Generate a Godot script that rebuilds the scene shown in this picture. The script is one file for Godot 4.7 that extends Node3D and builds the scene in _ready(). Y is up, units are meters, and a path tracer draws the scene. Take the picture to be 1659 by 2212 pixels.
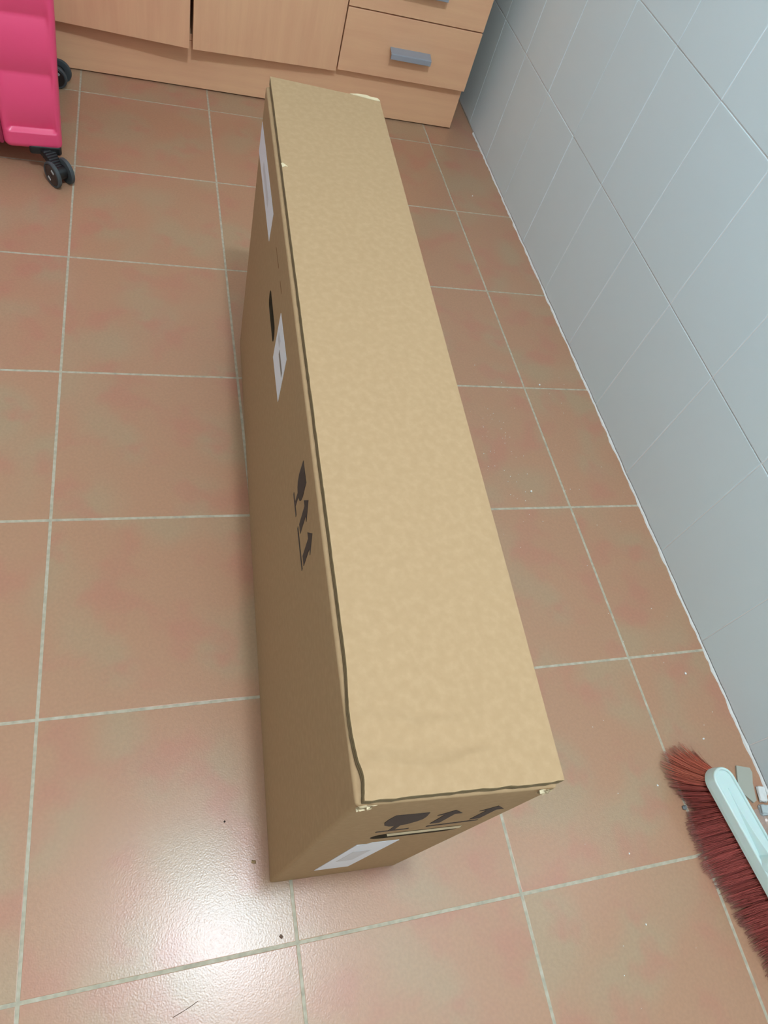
extends Node3D
# A cardboard carton standing on a terracotta tiled kitchen floor, seen from above.
# World: 1 floor tile pitch = S metres; x to the right, y up, z towards the viewer; origin on a tile corner.

const S := 0.331
const COL := 0.991
const WALL_X := 3.4874
const LAMP := Vector3(1.13, 6.9, 5.72)

var rng := RandomNumberGenerator.new()
var names := {}
var M := {}


func _ready() -> void:
	rng.seed = 20240611
	# ---- camera
	var cam := Camera3D.new()
	cam.name = "camera"
	cam.position = g(0.5104, 3.2043, 6.0299)
	cam.rotation = Vector3(-0.933594, -0.545143, 0.428139)
	cam.keep_aspect = Camera3D.KEEP_HEIGHT
	cam.fov = 72.7436
	cam.near = 0.02
	cam.far = 50.0
	add_child(cam)
	cam.current = true
	# ---- surroundings and exposure
	var env := Environment.new()
	env.background_mode = Environment.BG_COLOR
	env.background_color = Color(0.02, 0.02, 0.02)
	env.tonemap_mode = Environment.TONE_MAPPER_LINEAR
	env.tonemap_exposure = 1.0
	env.sdfgi_enabled = true
	env.ssao_enabled = true
	env.ssil_enabled = true
	var we := WorldEnvironment.new()
	we.name = "surroundings"
	we.environment = env
	add_child(we)
	# ---- scene
	materials()
	ceiling_lamp(1.85, Color(0.892, 0.95, 1.0))
	room()
	floor_tiles()
	wall_tiles()
	carton()
	cabinets()
	suitcase()
	broom()
	debris()


# ------------------------------------------------------------------ helpers
func g(x: float, y: float, z: float) -> Vector3:
	return Vector3(x, y, z) * S


func numbered(called: String) -> String:
	var k: int = names.get(called, 0)
	names[called] = k + 1
	return called if k == 0 else "%s_%03d" % [called, k]


func thing(called: String, label: String, category: String, at := Vector3.ZERO, turn := 0.0, group := "") -> Node3D:
	var o := Node3D.new()
	o.name = numbered(called)
	o.position = at
	o.rotation.y = turn
	add_child(o, true)
	tag(o, label, category, group)
	return o


func tag(o: Node3D, label: String, category: String, group := "", kind := "") -> void:
	o.set_meta("label", label)
	if category != "":
		o.set_meta("category", category)
	if group != "":
		o.set_meta("group", group)
	if kind != "":
		o.set_meta("kind", kind)


func part(called: String, mesh: Mesh, mat: Material, parent: Node, at := Vector3.ZERO, turn := Vector3.ZERO, label := "") -> MeshInstance3D:
	var o := MeshInstance3D.new()
	o.name = called
	o.mesh = mesh
	o.material_override = mat
	o.position = at
	o.rotation = turn
	if label != "":
		o.set_meta("label", label)
	parent.add_child(o, true)
	return o


func struct(called: String, mesh: Mesh, mat: Material, at: Vector3, label: String, category: String) -> MeshInstance3D:
	var o := part(called, mesh, mat, self, at)
	tag(o, label, category, "", "structure")
	return o


func new_st() -> SurfaceTool:
	var st := SurfaceTool.new()
	st.begin(Mesh.PRIMITIVE_TRIANGLES)
	return st


func vert(st: SurfaceTool, p: Vector3, n: Vector3, uv := Vector2.ZERO) -> void:
	st.set_normal(n)
	st.set_uv(uv)
	st.add_vertex(p)


func tri(st: SurfaceTool, a: Vector3, b: Vector3, c: Vector3, na: Vector3, nb: Vector3, nc: Vector3, ua := Vector2.ZERO, ub := Vector2.ZERO, uc := Vector2.ZERO) -> void:
	if (c - a).cross(b - a).dot(na + nb + nc) < 0.0:
		vert(st, a, na, ua)
		vert(st, c, nc, uc)
		vert(st, b, nb, ub)
	else:
		vert(st, a, na, ua)
		vert(st, b, nb, ub)
		vert(st, c, nc, uc)


func quad(st: SurfaceTool, p: Array, n: Array, u := [Vector2.ZERO, Vector2.ZERO, Vector2.ZERO, Vector2.ZERO]) -> void:
	tri(st, p[0], p[1], p[2], n[0], n[1], n[2], u[0], u[1], u[2])
	tri(st, p[0], p[2], p[3], n[0], n[2], n[3], u[0], u[2], u[3])


func flat(st: SurfaceTool, a: Vector3, b: Vector3, c: Vector3, d: Vector3, n: Vector3, u := [Vector2.ZERO, Vector2.ZERO, Vector2.ZERO, Vector2.ZERO]) -> void:
	quad(st, [a, b, c, d], [n, n, n, n], u)


func cuts(h: float, r: float, seg: int, inner := 0) -> Array:
	var out := []
	for k in seg + 1:
		out.append(-h + r * (1.0 - tan(PI / 4 * (1.0 - float(k) / seg))))
	for k in range(1, inner):
		out.append(lerpf(-h + r, h - r, float(k) / inner))
	for k in seg + 1:
		out.append(h - r * (1.0 - tan(PI / 4 * float(k) / seg)))
	return out


# rounded box; bend.call(pos, normal) may move a vertex
func rounded(st: SurfaceTool, size: Vector3, r: float, seg := 2, at := Vector3.ZERO, inner := Vector3i.ZERO, swap := false, uv0 := Vector2.ZERO, bend = null) -> void:
	var h := size / 2
	r = minf(r, minf(h.x, minf(h.y, h.z)) * 0.98)
	var lists := [cuts(h.x, r, seg, inner.x), cuts(h.y, r, seg, inner.y), cuts(h.z, r, seg, inner.z)]
	var lim := h - Vector3.ONE * r
	for axis in 3:
		var a: int = (axis + 1) % 3
		var b: int = (axis + 2) % 3
		for s in [-1.0, 1.0]:
			var la: Array = lists[a]
			var lb: Array = lists[b]
			var pos := []
			var nor := []
			var uvs := []
			for i in la.size():
				for j in lb.size():
					var p := Vector3.ZERO
					p[axis] = s * h[axis]
					p[a] = la[i]
					p[b] = lb[j]
					var inn := p.clamp(-lim, lim)
					var n := (p - inn).normalized()
					var q := inn + n * r
					var uv := Vector2(q.x, q.y)
					if axis == 0:
						uv = Vector2(q.z, q.y)
					elif axis == 1:
						uv = Vector2(q.x, q.z)
					if swap:
						uv = Vector2(uv.y, uv.x)
					if bend != null:
						q = bend.call(q, n)
					pos.append(q + at)
					nor.append(n)
					uvs.append(uv + uv0)
			var w := lb.size()
			if bend != null:   # normals from the bent surface
				for i in la.size():
					for j in w:
						var i0 := maxi(i - 1, 0)
						var i1 := mini(i + 1, la.size() - 1)
						var j0 := maxi(j - 1, 0)
						var j1 := mini(j + 1, w - 1)
						var c: Vector3 = (pos[i1 * w + j] - pos[i0 * w + j]).cross(pos[i * w + j1] - pos[i * w + j0])
						if c.length() > 1e-12 and i > 0 and j > 0 and i < la.size() - 1 and j < w - 1:
							c = c.normalized()
							nor[i * w + j] = c if c.dot(nor[i * w + j]) > 0 else -c
			for i in la.size() - 1:
				for j in w - 1:
					var k := [i * w + j, (i + 1) * w + j, (i + 1) * w + j + 1, i * w + j + 1]
					quad(st, [pos[k[0]], pos[k[1]], pos[k[2]], pos[k[3]]], [nor[k[0]], nor[k[1]], nor[k[2]], nor[k[3]]], [uvs[k[0]], uvs[k[1]], uvs[k[2]], uvs[k[3]]])


func board(size: Vector3, r := 0.0012, swap := false, seg := 2) -> ArrayMesh:
	var st := new_st()
	rounded(st, size, r, seg, Vector3.ZERO, Vector3i.ZERO, swap, Vector2(rng.randf() * 3.0, rng.randf() * 3.0))
	return st.commit()


# a surface of revolution about y: profile of (radius, height)
func lathe(st: SurfaceTool, profile: Array, sides := 32, basis := Basis.IDENTITY, at := Vector3.ZERO) -> void:
	for k in profile.size() - 1:
		var p: Vector2 = profile[k]
		var q: Vector2 = profile[k + 1]
		var d := q - p
		if d.length() < 1e-9:
			continue
		var nn := Vector2(d.y, -d.x).normalized()
		for i in sides:
			var a0 := TAU * i / sides
			var a1 := TAU * (i + 1) / sides
			var pts := []
			var ns := []
			for e in [[p, a0], [p, a1], [q, a1], [q, a0]]:
				var c := cos(e[1])
				var s := sin(e[1])
				pts.append(basis * Vector3(e[0].x * c, e[0].y, e[0].x * s) + at)
				ns.append(basis * Vector3(nn.x * c, nn.y, nn.x * s))
			quad(st, pts, ns)


# a thin plate from a polygon lying on a plane: pts are Vector2, place.call(u, v, lift) gives the point
func plate(pts: PackedVector2Array, place: Callable, thick: float, uv_rect := Rect2()) -> ArrayMesh:
	var st := new_st()
	var idx := Geometry2D.triangulate_polygon(pts)
	var n: Vector3 = (place.call(pts[0].x, pts[0].y, 1.0) - place.call(pts[0].x, pts[0].y, 0.0)).normalized()
	var uv := func(p: Vector2) -> Vector2:
		return Vector2.ZERO if uv_rect.size == Vector2.ZERO else (p - uv_rect.position) / uv_rect.size
	for k in range(0, idx.size(), 3):
		var p := [pts[idx[k]], pts[idx[k + 1]], pts[idx[k + 2]]]
		tri(st, place.call(p[0].x, p[0].y, thick), place.call(p[1].x, p[1].y, thick), place.call(p[2].x, p[2].y, thick), n, n, n, uv.call(p[0]), uv.call(p[1]), uv.call(p[2]))
	var mid := Vector2.ZERO
	for p in pts:
		mid += p / pts.size()
	for k in pts.size():
		var a := pts[k]
		var b := pts[(k + 1) % pts.size()]
		var pa: Vector3 = place.call(a.x, a.y, 0.0)
		var pb: Vector3 = place.call(b.x, b.y, 0.0)
		var side := (pb - pa).cross(n).normalized()
		flat(st, pa, pb, place.call(b.x, b.y, thick), place.call(a.x, a.y, thick), side, [uv.call(a), uv.call(b), uv.call(b), uv.call(a)])
	return st.commit()


# ------------------------------------------------------------------ materials
func plain(color: Color, rough := 0.6, metal := 0.0, spec := 0.5) -> StandardMaterial3D:
	var m := StandardMaterial3D.new()
	m.albedo_color = color
	m.roughness = rough
	m.metallic = metal
	m.metallic_specular = spec
	return m


func noise(seed_: int, freq: float, octaves := 3, warp := 0.0) -> FastNoiseLite:
	var n := FastNoiseLite.new()
	n.seed = seed_
	n.noise_type = FastNoiseLite.TYPE_SIMPLEX_SMOOTH
	n.frequency = freq
	n.fractal_octaves = octaves
	if warp > 0.0:
		n.domain_warp_enabled = true
		n.domain_warp_amplitude = warp
		n.domain_warp_frequency = freq * 0.7
	return n


func gray(n: FastNoiseLite, size: int) -> Image:
	var im := n.get_seamless_image(size, size, false, false, 0.15, true)
	im.convert(Image.FORMAT_L8)
	return im


func tex(im: Image) -> ImageTexture:
	return ImageTexture.create_from_image(im)


func materials() -> void:
	# glazed terracotta floor tiles: soft pink, ochre and grey-beige clouds
	var size := 640
	var a := gray(noise(11, 0.0070, 2, 25.0), size).get_data()
	var b := gray(noise(23, 0.0125, 3, 20.0), size).get_data()
	var c := gray(noise(37, 0.25, 2), size).get_data()
	var bytes := PackedByteArray()
	bytes.resize(size * size * 3)
	var base := Vector3(181, 138, 109)
	var pink := Vector3(183, 130, 106)
	var beige := Vector3(175, 145, 115)
	for k in size * size:
		var fa := smoothstep(0.38, 0.88, a[k] / 255.0)
		var fb := smoothstep(0.46, 0.92, b[k] / 255.0)
		var v: Vector3 = base.lerp(beige, fa).lerp(pink, fb * 0.85)
		v *= 1.0 + (c[k] / 255.0 - 0.5) * 0.06
		bytes[k * 3] = int(clampf(v.x, 0, 255))
		bytes[k * 3 + 1] = int(clampf(v.y, 0, 255))
		bytes[k * 3 + 2] = int(clampf(v.z, 0, 255))
	var t := plain(Color.WHITE, 0.275)
	t.albedo_texture = tex(Image.create_from_data(size, size, false, Image.FORMAT_RGB8, bytes))
	t.heightmap_enabled = true
	t.heightmap_texture = tex(gray(noise(5, 0.42, 2), 1024))
	t.heightmap_scale = 0.016
	M.tile = t
	# grout
	var gr := plain(Color(0.78, 0.745, 0.68), 0.9)
	gr.albedo_texture = ramp_noise(61, 0.05, [Color(0.82, 0.82, 0.80), Color(0.93, 0.92, 0.88), Color(1, 1, 1)], 256)
	gr.uv1_triplanar = true
	gr.uv1_world_triplanar = true
	gr.uv1_scale = Vector3.ONE * 5.0
	M.grout = gr
	# wall tiles
	M.wall_tile = plain(Color(0.87, 0.935, 0.955), 0.22, 0.0, 0.38)
	M.wall_grout = plain(Color(0.95, 0.96, 0.96), 0.8)
	M.paint = plain(Color(0.86, 0.86, 0.84), 0.9)
	# cardboard
	var kraft := plain(Color(1, 1, 1), 0.78, 0.0, 0.35)
	kraft.albedo_texture = ramp_noise(71, 0.035, [Color8(168, 137, 101), Color8(172, 141, 105), Color8(178, 147, 111)], 768, 5)
	kraft.uv1_triplanar = true
	kraft.uv1_world_triplanar = true
	kraft.uv1_scale = Vector3.ONE * 3.2
	kraft.heightmap_enabled = true
	kraft.heightmap_texture = tex(gray(noise(73, 0.10, 3), 512))
	kraft.heightmap_scale = 0.004
	M.kraft = kraft
	M.kraft_inside = plain(Color8(150, 120, 84), 0.9)
	M.kraft_torn = plain(Color8(212, 192, 156), 0.9)
	M.flute = plain(Color8(140, 116, 78), 0.9)
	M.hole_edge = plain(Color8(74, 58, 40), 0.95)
	M.raw_edge = plain(Color.WHITE, 0.95)
	M.raw_edge.vertex_color_use_as_albedo = true
	M.ink = plain(Color8(62, 50, 46), 0.75)
	M.scuff = plain(Color8(140, 100, 62), 0.85)
	M.sticker = plain(Color8(238, 242, 250), 0.5)
	M.sticker_print = plain(Color8(214, 214, 218), 0.6)
	M.sticker_dark = plain(Color8(128, 120, 114), 0.6)
	# beech laminate
	M.wood = wood(81)
	M.wood_edge = plain(Color8(214, 176, 138), 0.55)
	M.aluminium = plain(Color8(158, 164, 174), 0.36, 0.25)
	M.dark = plain(Color8(40, 32, 26), 0.9)
	M.steel = plain(Color8(190, 190, 190), 0.3, 1.0)
	M.stone = plain(Color8(150, 145, 140), 0.4)
	# suitcase
	var pk := plain(Color8(238, 80, 124), 0.27)
	M.pink = pk
	M.zip = plain(Color8(150, 40, 70), 0.8)
	M.black = plain(Color8(24, 25, 26), 0.45)
	M.rubber = plain(Color8(70, 76, 78), 0.6)
	M.hub = plain(Color8(46, 40, 38), 0.4)
	M.spoke = plain(Color8(190, 192, 192), 0.35, 0.3)
	# broom
	var pl := plain(Color8(206, 226, 222), 0.38)
	pl.subsurf_scatter_enabled = true
	pl.subsurf_scatter_strength = 0.15
	M.mint = pl
	var br := plain(Color.WHITE, 0.5)
	br.vertex_color_use_as_albedo = true
	M.bristle = br
	M.bulb = plain(Color(1, 1, 0.98), 0.4)
	M.bulb.emission_enabled = true
	M.bulb.emission = Color(0.892, 0.95, 1.0)
	M.bulb.emission_energy_multiplier = 4.0
	M.white_plastic = plain(Color8(230, 230, 228), 0.5)
	M.plaster = plain(Color8(232, 232, 228), 0.9)
	M.plaster_grey = plain(Color8(188, 198, 198), 0.85)
	M.chip = plain(Color8(176, 176, 162), 0.8)
	M.pebble = plain(Color8(120, 124, 124), 0.7)
	M.hair = plain(Color8(96, 66, 44), 0.6)
	var clear := plain(Color(0.95, 0.97, 0.98, 0.18), 0.08)
	clear.transparency = BaseMaterial3D.TRANSPARENCY_ALPHA
	M.clear = clear


func ramp_noise(seed_: int, freq: float, colors: Array, size: int, octaves := 3) -> ImageTexture:
	var d := gray(noise(seed_, freq, octaves), size).get_data()
	var bytes := PackedByteArray()
	bytes.resize(size * size * 3)
	for k in size * size:
		var f := d[k] / 255.0 * (colors.size() - 1)
		var i := mini(int(f), colors.size() - 2)
		var c: Color = colors[i].lerp(colors[i + 1], f - i)
		bytes[k * 3] = int(c.r * 255)
		bytes[k * 3 + 1] = int(c.g * 255)
		bytes[k * 3 + 2] = int(c.b * 255)
	return tex(Image.create_from_data(size, size, false, Image.FORMAT_RGB8, bytes))


# beech: grain runs along V; one texture repeat covers half a metre
func wood(seed_: int) -> StandardMaterial3D:
	var size := 512
	var n1 := noise(seed_, 0.012, 3)
	var n2 := noise(seed_ + 1, 0.11, 2)
	var n3 := noise(seed_ + 2, 0.004, 2)
	var bytes := PackedByteArray()
	bytes.resize(size * size * 3)
	var lo := Vector3(225, 173, 136)
	var hi := Vector3(232, 184, 143)
	for y in size:
		var fy := absf(float(y) / size * 2.0 - 1.0) * size * 0.5
		for x in size:
			var fx := absf(float(x) / size * 2.0 - 1.0) * size
			var w := n1.get_noise_2d(fx * 1.6, fy * 0.22) * 0.7 + n2.get_noise_2d(fx * 2.0, fy * 0.12) * 0.28 + n3.get_noise_2d(fx, fy) * 0.5
			var v := lo.lerp(hi, clampf(0.5 + w * 0.8, 0, 1))
			var k := (y * size + x) * 3
			bytes[k] = int(v.x)
			bytes[k + 1] = int(v.y)
			bytes[k + 2] = int(v.z)
	var m := plain(Color.WHITE, 0.48)
	m.albedo_texture = tex(Image.create_from_data(size, size, false, Image.FORMAT_RGB8, bytes))
	m.uv1_scale = Vector3(2.0, 2.0, 1.0)
	return m


# ------------------------------------------------------------------ light
func ceiling_lamp(energy: float, color: Color) -> void:
	var at := LAMP * S
	var o := thing("ceiling_lamp", "bare white globe bulb hanging from the ceiling above the carton", "lamp", at)
	var st := new_st()
	var prof := []
	for k in 17:
		var an := PI * k / 16.0
		prof.append(Vector2(0.05 * sin(an), -0.05 * cos(an)))
	lathe(st, prof, 32)
	part("bulb", st.commit(), M.bulb, o)
	var s2 := new_st()
	lathe(s2, [Vector2(0.0, 0.051), Vector2(0.022, 0.051), Vector2(0.024, 0.055), Vector2(0.024, 0.1), Vector2(0.018, 0.11), Vector2(0.0, 0.11)], 24)
	part("socket", s2.commit(), M.white_plastic, o)
	var top := 2.46 - at.y
	var s3 := new_st()
	lathe(s3, [Vector2(0.0, 0.11), Vector2(0.003, 0.11), Vector2(0.003, top - 0.02), Vector2(0.05, top - 0.02), Vector2(0.05, top), Vector2(0.0, top)], 24)
	part("ceiling_rose", s3.commit(), M.white_plastic, o)
	var l := OmniLight3D.new()
	l.name = "bulb_glow"
	l.position = at
	l.light_energy = energy
	l.light_color = color
	l.light_size = 0.045
	l.omni_range = 12.0
	l.omni_attenuation = 2.0
	l.shadow_enabled = true
	add_child(l)


# ------------------------------------------------------------------ the room
const X0 := -4.0 * 0.991
const Z0 := -2.2
const Z1 := 9.0
const HIGH := 2.46

func room() -> void:
	var w := (WALL_X - X0) * S
	var d := (Z1 - Z0) * S
	var cx := (WALL_X + X0) / 2 * S
	var cz := (Z1 + Z0) / 2 * S
	var t := 0.12
	struct("ceiling", board(Vector3(w + 2 * t, t, d + 2 * t)), M.paint, Vector3(cx, HIGH + t / 2, cz), "white painted ceiling of the kitchen", "ceiling")
	struct("wall_back", board(Vector3(w + 2 * t, HIGH, t)), M.paint, Vector3(cx, HIGH / 2, Z0 * S - t / 2), "pale painted wall behind the kitchen cabinets", "wall")
	struct("wall_front", board(Vector3(w + 2 * t, HIGH, t)), M.paint, Vector3(cx, HIGH / 2, Z1 * S + t / 2), "pale painted wall behind the viewer", "wall")
	struct("wall_left", board(Vector3(t, HIGH, d)), M.paint, Vector3(X0 * S - t / 2, HIGH / 2, cz), "pale painted wall beyond the pink suitcase", "wall")


func tile_mesh(w: float, d: float, h: float, bev: float, uv0: Vector2) -> ArrayMesh:
	# top at y = 0, centred; a bevelled rim and sides
	var st := new_st()
	var a := []
	var b := []
	var c := []
	var sx := [-1, 1, 1, -1]
	var sz := [-1, -1, 1, 1]
	for k in 4:
		a.append(Vector3(sx[k] * (w / 2 - bev), 0, sz[k] * (d / 2 - bev)))
		b.append(Vector3(sx[k] * w / 2, -bev, sz[k] * d / 2))
		c.append(Vector3(sx[k] * w / 2, -h, sz[k] * d / 2))
	var uv := func(p: Vector3) -> Vector2: return Vector2(p.x, p.z) + uv0
	flat(st, a[0], a[1], a[2], a[3], Vector3.UP, [uv.call(a[0]), uv.call(a[1]), uv.call(a[2]), uv.call(a[3])])
	for k in 4:
		var j := (k + 1) % 4
		var out: Vector3 = ((b[k] + b[j]) / 2 * Vector3(1, 0, 1)).normalized()
		var m := (out + Vector3.UP).normalized()
		quad(st, [a[k], a[j], b[j], b[k]], [Vector3.UP, Vector3.UP, m, m], [uv.call(a[k]), uv.call(a[j]), uv.call(b[j]), uv.call(b[k])])
		flat(st, b[k], b[j], c[j], c[k], out, [uv.call(b[k]), uv.call(b[j]), uv.call(b[j]), uv.call(b[k])])
	return st.commit()


func floor_tiles() -> void:
	var joint := 0.0037
	var w := (WALL_X - X0) * S + 0.24
	var d := (Z1 - Z0) * S + 0.24
	var f := struct("floor", board(Vector3(w, 0.06, d)), M.grout, Vector3((WALL_X + X0) / 2 * S, -0.0307, (Z1 + Z0) / 2 * S), "terracotta coloured tiled kitchen floor with pale grout", "floor")
	for i in range(-4, 4):
		for j in range(-3, 9):
			var x0 := i * COL
			var x1 := minf((i + 1) * COL, WALL_X + joint / S)
			var z0 := maxf(j, Z0)
			var z1 := minf(j + 1, Z1)
			var m := tile_mesh((x1 - x0) * S - joint, (z1 - z0) * S - joint, 0.008, 0.0011, Vector2(rng.randf(), rng.randf()))
			var o := part("floor_tile", m, M.tile, f, Vector3((x0 + x1) / 2 * S, rng.randf_range(-0.0002, 0.0002), (z0 + z1) / 2 * S) - f.position)
			o.rotation = Vector3(rng.randf_range(-1, 1), 0, rng.randf_range(-1, 1)) * 0.0008


func wall_tiles() -> void:
	var t := 0.12
	var d := (Z1 - Z0) * S
	var face := WALL_X * S
	var wl := struct("wall_right", board(Vector3(t, HIGH, d + 0.24)), M.wall_grout, Vector3(face + 0.0018 + t / 2, HIGH / 2, (Z1 + Z0) / 2 * S), "wall of large pale grey glazed tiles beside the carton", "wall")
	var joint := 0.0022
	var ys := [0.012, 0.926, 1.822, 2.719, 3.616, 4.513, 5.41, 6.307, 7.204, HIGH / S]
	var k0 := int(floor((Z0 - 0.15) / 0.6))
	for r in ys.size() - 1:
		for k in range(k0, 16):
			var z0 := maxf(0.15 + 0.6 * k, Z0)
			var z1 := minf(0.15 + 0.6 * (k + 1), Z1)
			if z1 - z0 < 0.03:
				continue
			var y0: float = ys[r]
			var y1: float = ys[r + 1]
			var m := tile_mesh((y1 - y0) * S - joint, (z1 - z0) * S - joint, 0.006, 0.0012, Vector2.ZERO)
			var o := part("wall_tile", m, M.wall_tile, wl, Vector3(face + rng.randf_range(-0.0003, 0.0003), (y0 + y1) / 2 * S, (z0 + z1) / 2 * S) - wl.position)
			o.rotation = Vector3(0, rng.randf_range(-1, 1) * 0.0015, PI / 2 + rng.randf_range(-1, 1) * 0.0012)
	# crumbly bead of white grout along the foot of the wall
	var st := new_st()
	var n := noise(91, 0.9, 3)
	var steps := 420
	var prev := []
	for k in steps + 1:
		var z := lerpf(-0.3, 7.4, float(k) / steps)
		var v := n.get_noise_1d(z * 9.0)
		var wd := clampf(0.0030 + 0.0040 * v, 0.0008, 0.0075)
		var hh := clampf(0.0030 + 0.0030 * n.get_noise_1d(z * 7.0 + 90.0), 0.001, 0.006)
		var ring := [Vector3(face - wd, -0.0006, z * S), Vector3(face - wd * 0.55, hh * 0.65, z * S), Vector3(face + 0.001, hh, z * S)]
		if k > 0:
			for q in 2:
				var nn := Vector3(-0.85, 0.5, 0) if q == 0 else Vector3(-0.5, 0.85, 0)
				flat(st, prev[q], ring[q], ring[q + 1], prev[q + 1], nn.normalized())
		prev = ring
	var bead := part("grout_bead", st.commit(), M.plaster, wl, -wl.position)
	bead.set_meta("label", "crumbly white grout along the foot of the wall")


# ------------------------------------------------------------------ the carton
const BOT := [Vector2(0.905, 5.774), Vector2(1.438, 5.795), Vector2(1.562, 2.705), Vector2(1.03, 2.688)]
const TOP := [Vector2(0.913, 5.781), Vector2(1.421, 5.812), Vector2(1.561, 2.703), Vector2(1.0195, 2.708)]
const BOX_H := 1.588

func box_point(u: float, h: float, v: float) -> Vector3:   # u 0..1 left to right, v 0..1 near to far, h 0..1
	var b: Vector2 = BOT[0].lerp(BOT[1], u).lerp(BOT[3].lerp(BOT[2], u), v)
	var t: Vector2 = TOP[0].lerp(TOP[1], u).lerp(TOP[3].lerp(TOP[2], u), v)
	var p := b.lerp(t, h)
	return g(p.x, h * BOX_H, p.y)


func box_hull(inset: float, r: float, seg: int) -> ArrayMesh:
	var size := Vector3(0.53, BOX_H, 3.09) * S
	var st := new_st()
	var bend := func(p: Vector3, _n: Vector3) -> Vector3:
		return box_point(p.x / size.x + 0.5, p.y / size.y + 0.5, 0.5 - p.z / size.z)
	rounded(st, size - Vector3.ONE * inset * 2, r, seg, Vector3.ZERO, Vector3i(8, 12, 16), false, Vector2.ZERO, bend)
	st.index()
	return st.commit()


func stadium(half: float, r: float, n := 10) -> PackedVector2Array:
	var out := PackedVector2Array()
	for k in n + 1:
		var a := -PI / 2 + PI * k / n
		out.append(Vector2(half - r + r * cos(a), r * sin(a)))
	for k in n + 1:
		var a := PI / 2 + PI * k / n
		out.append(Vector2(-half + r + r * cos(a), r * sin(a)))
	return out


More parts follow.
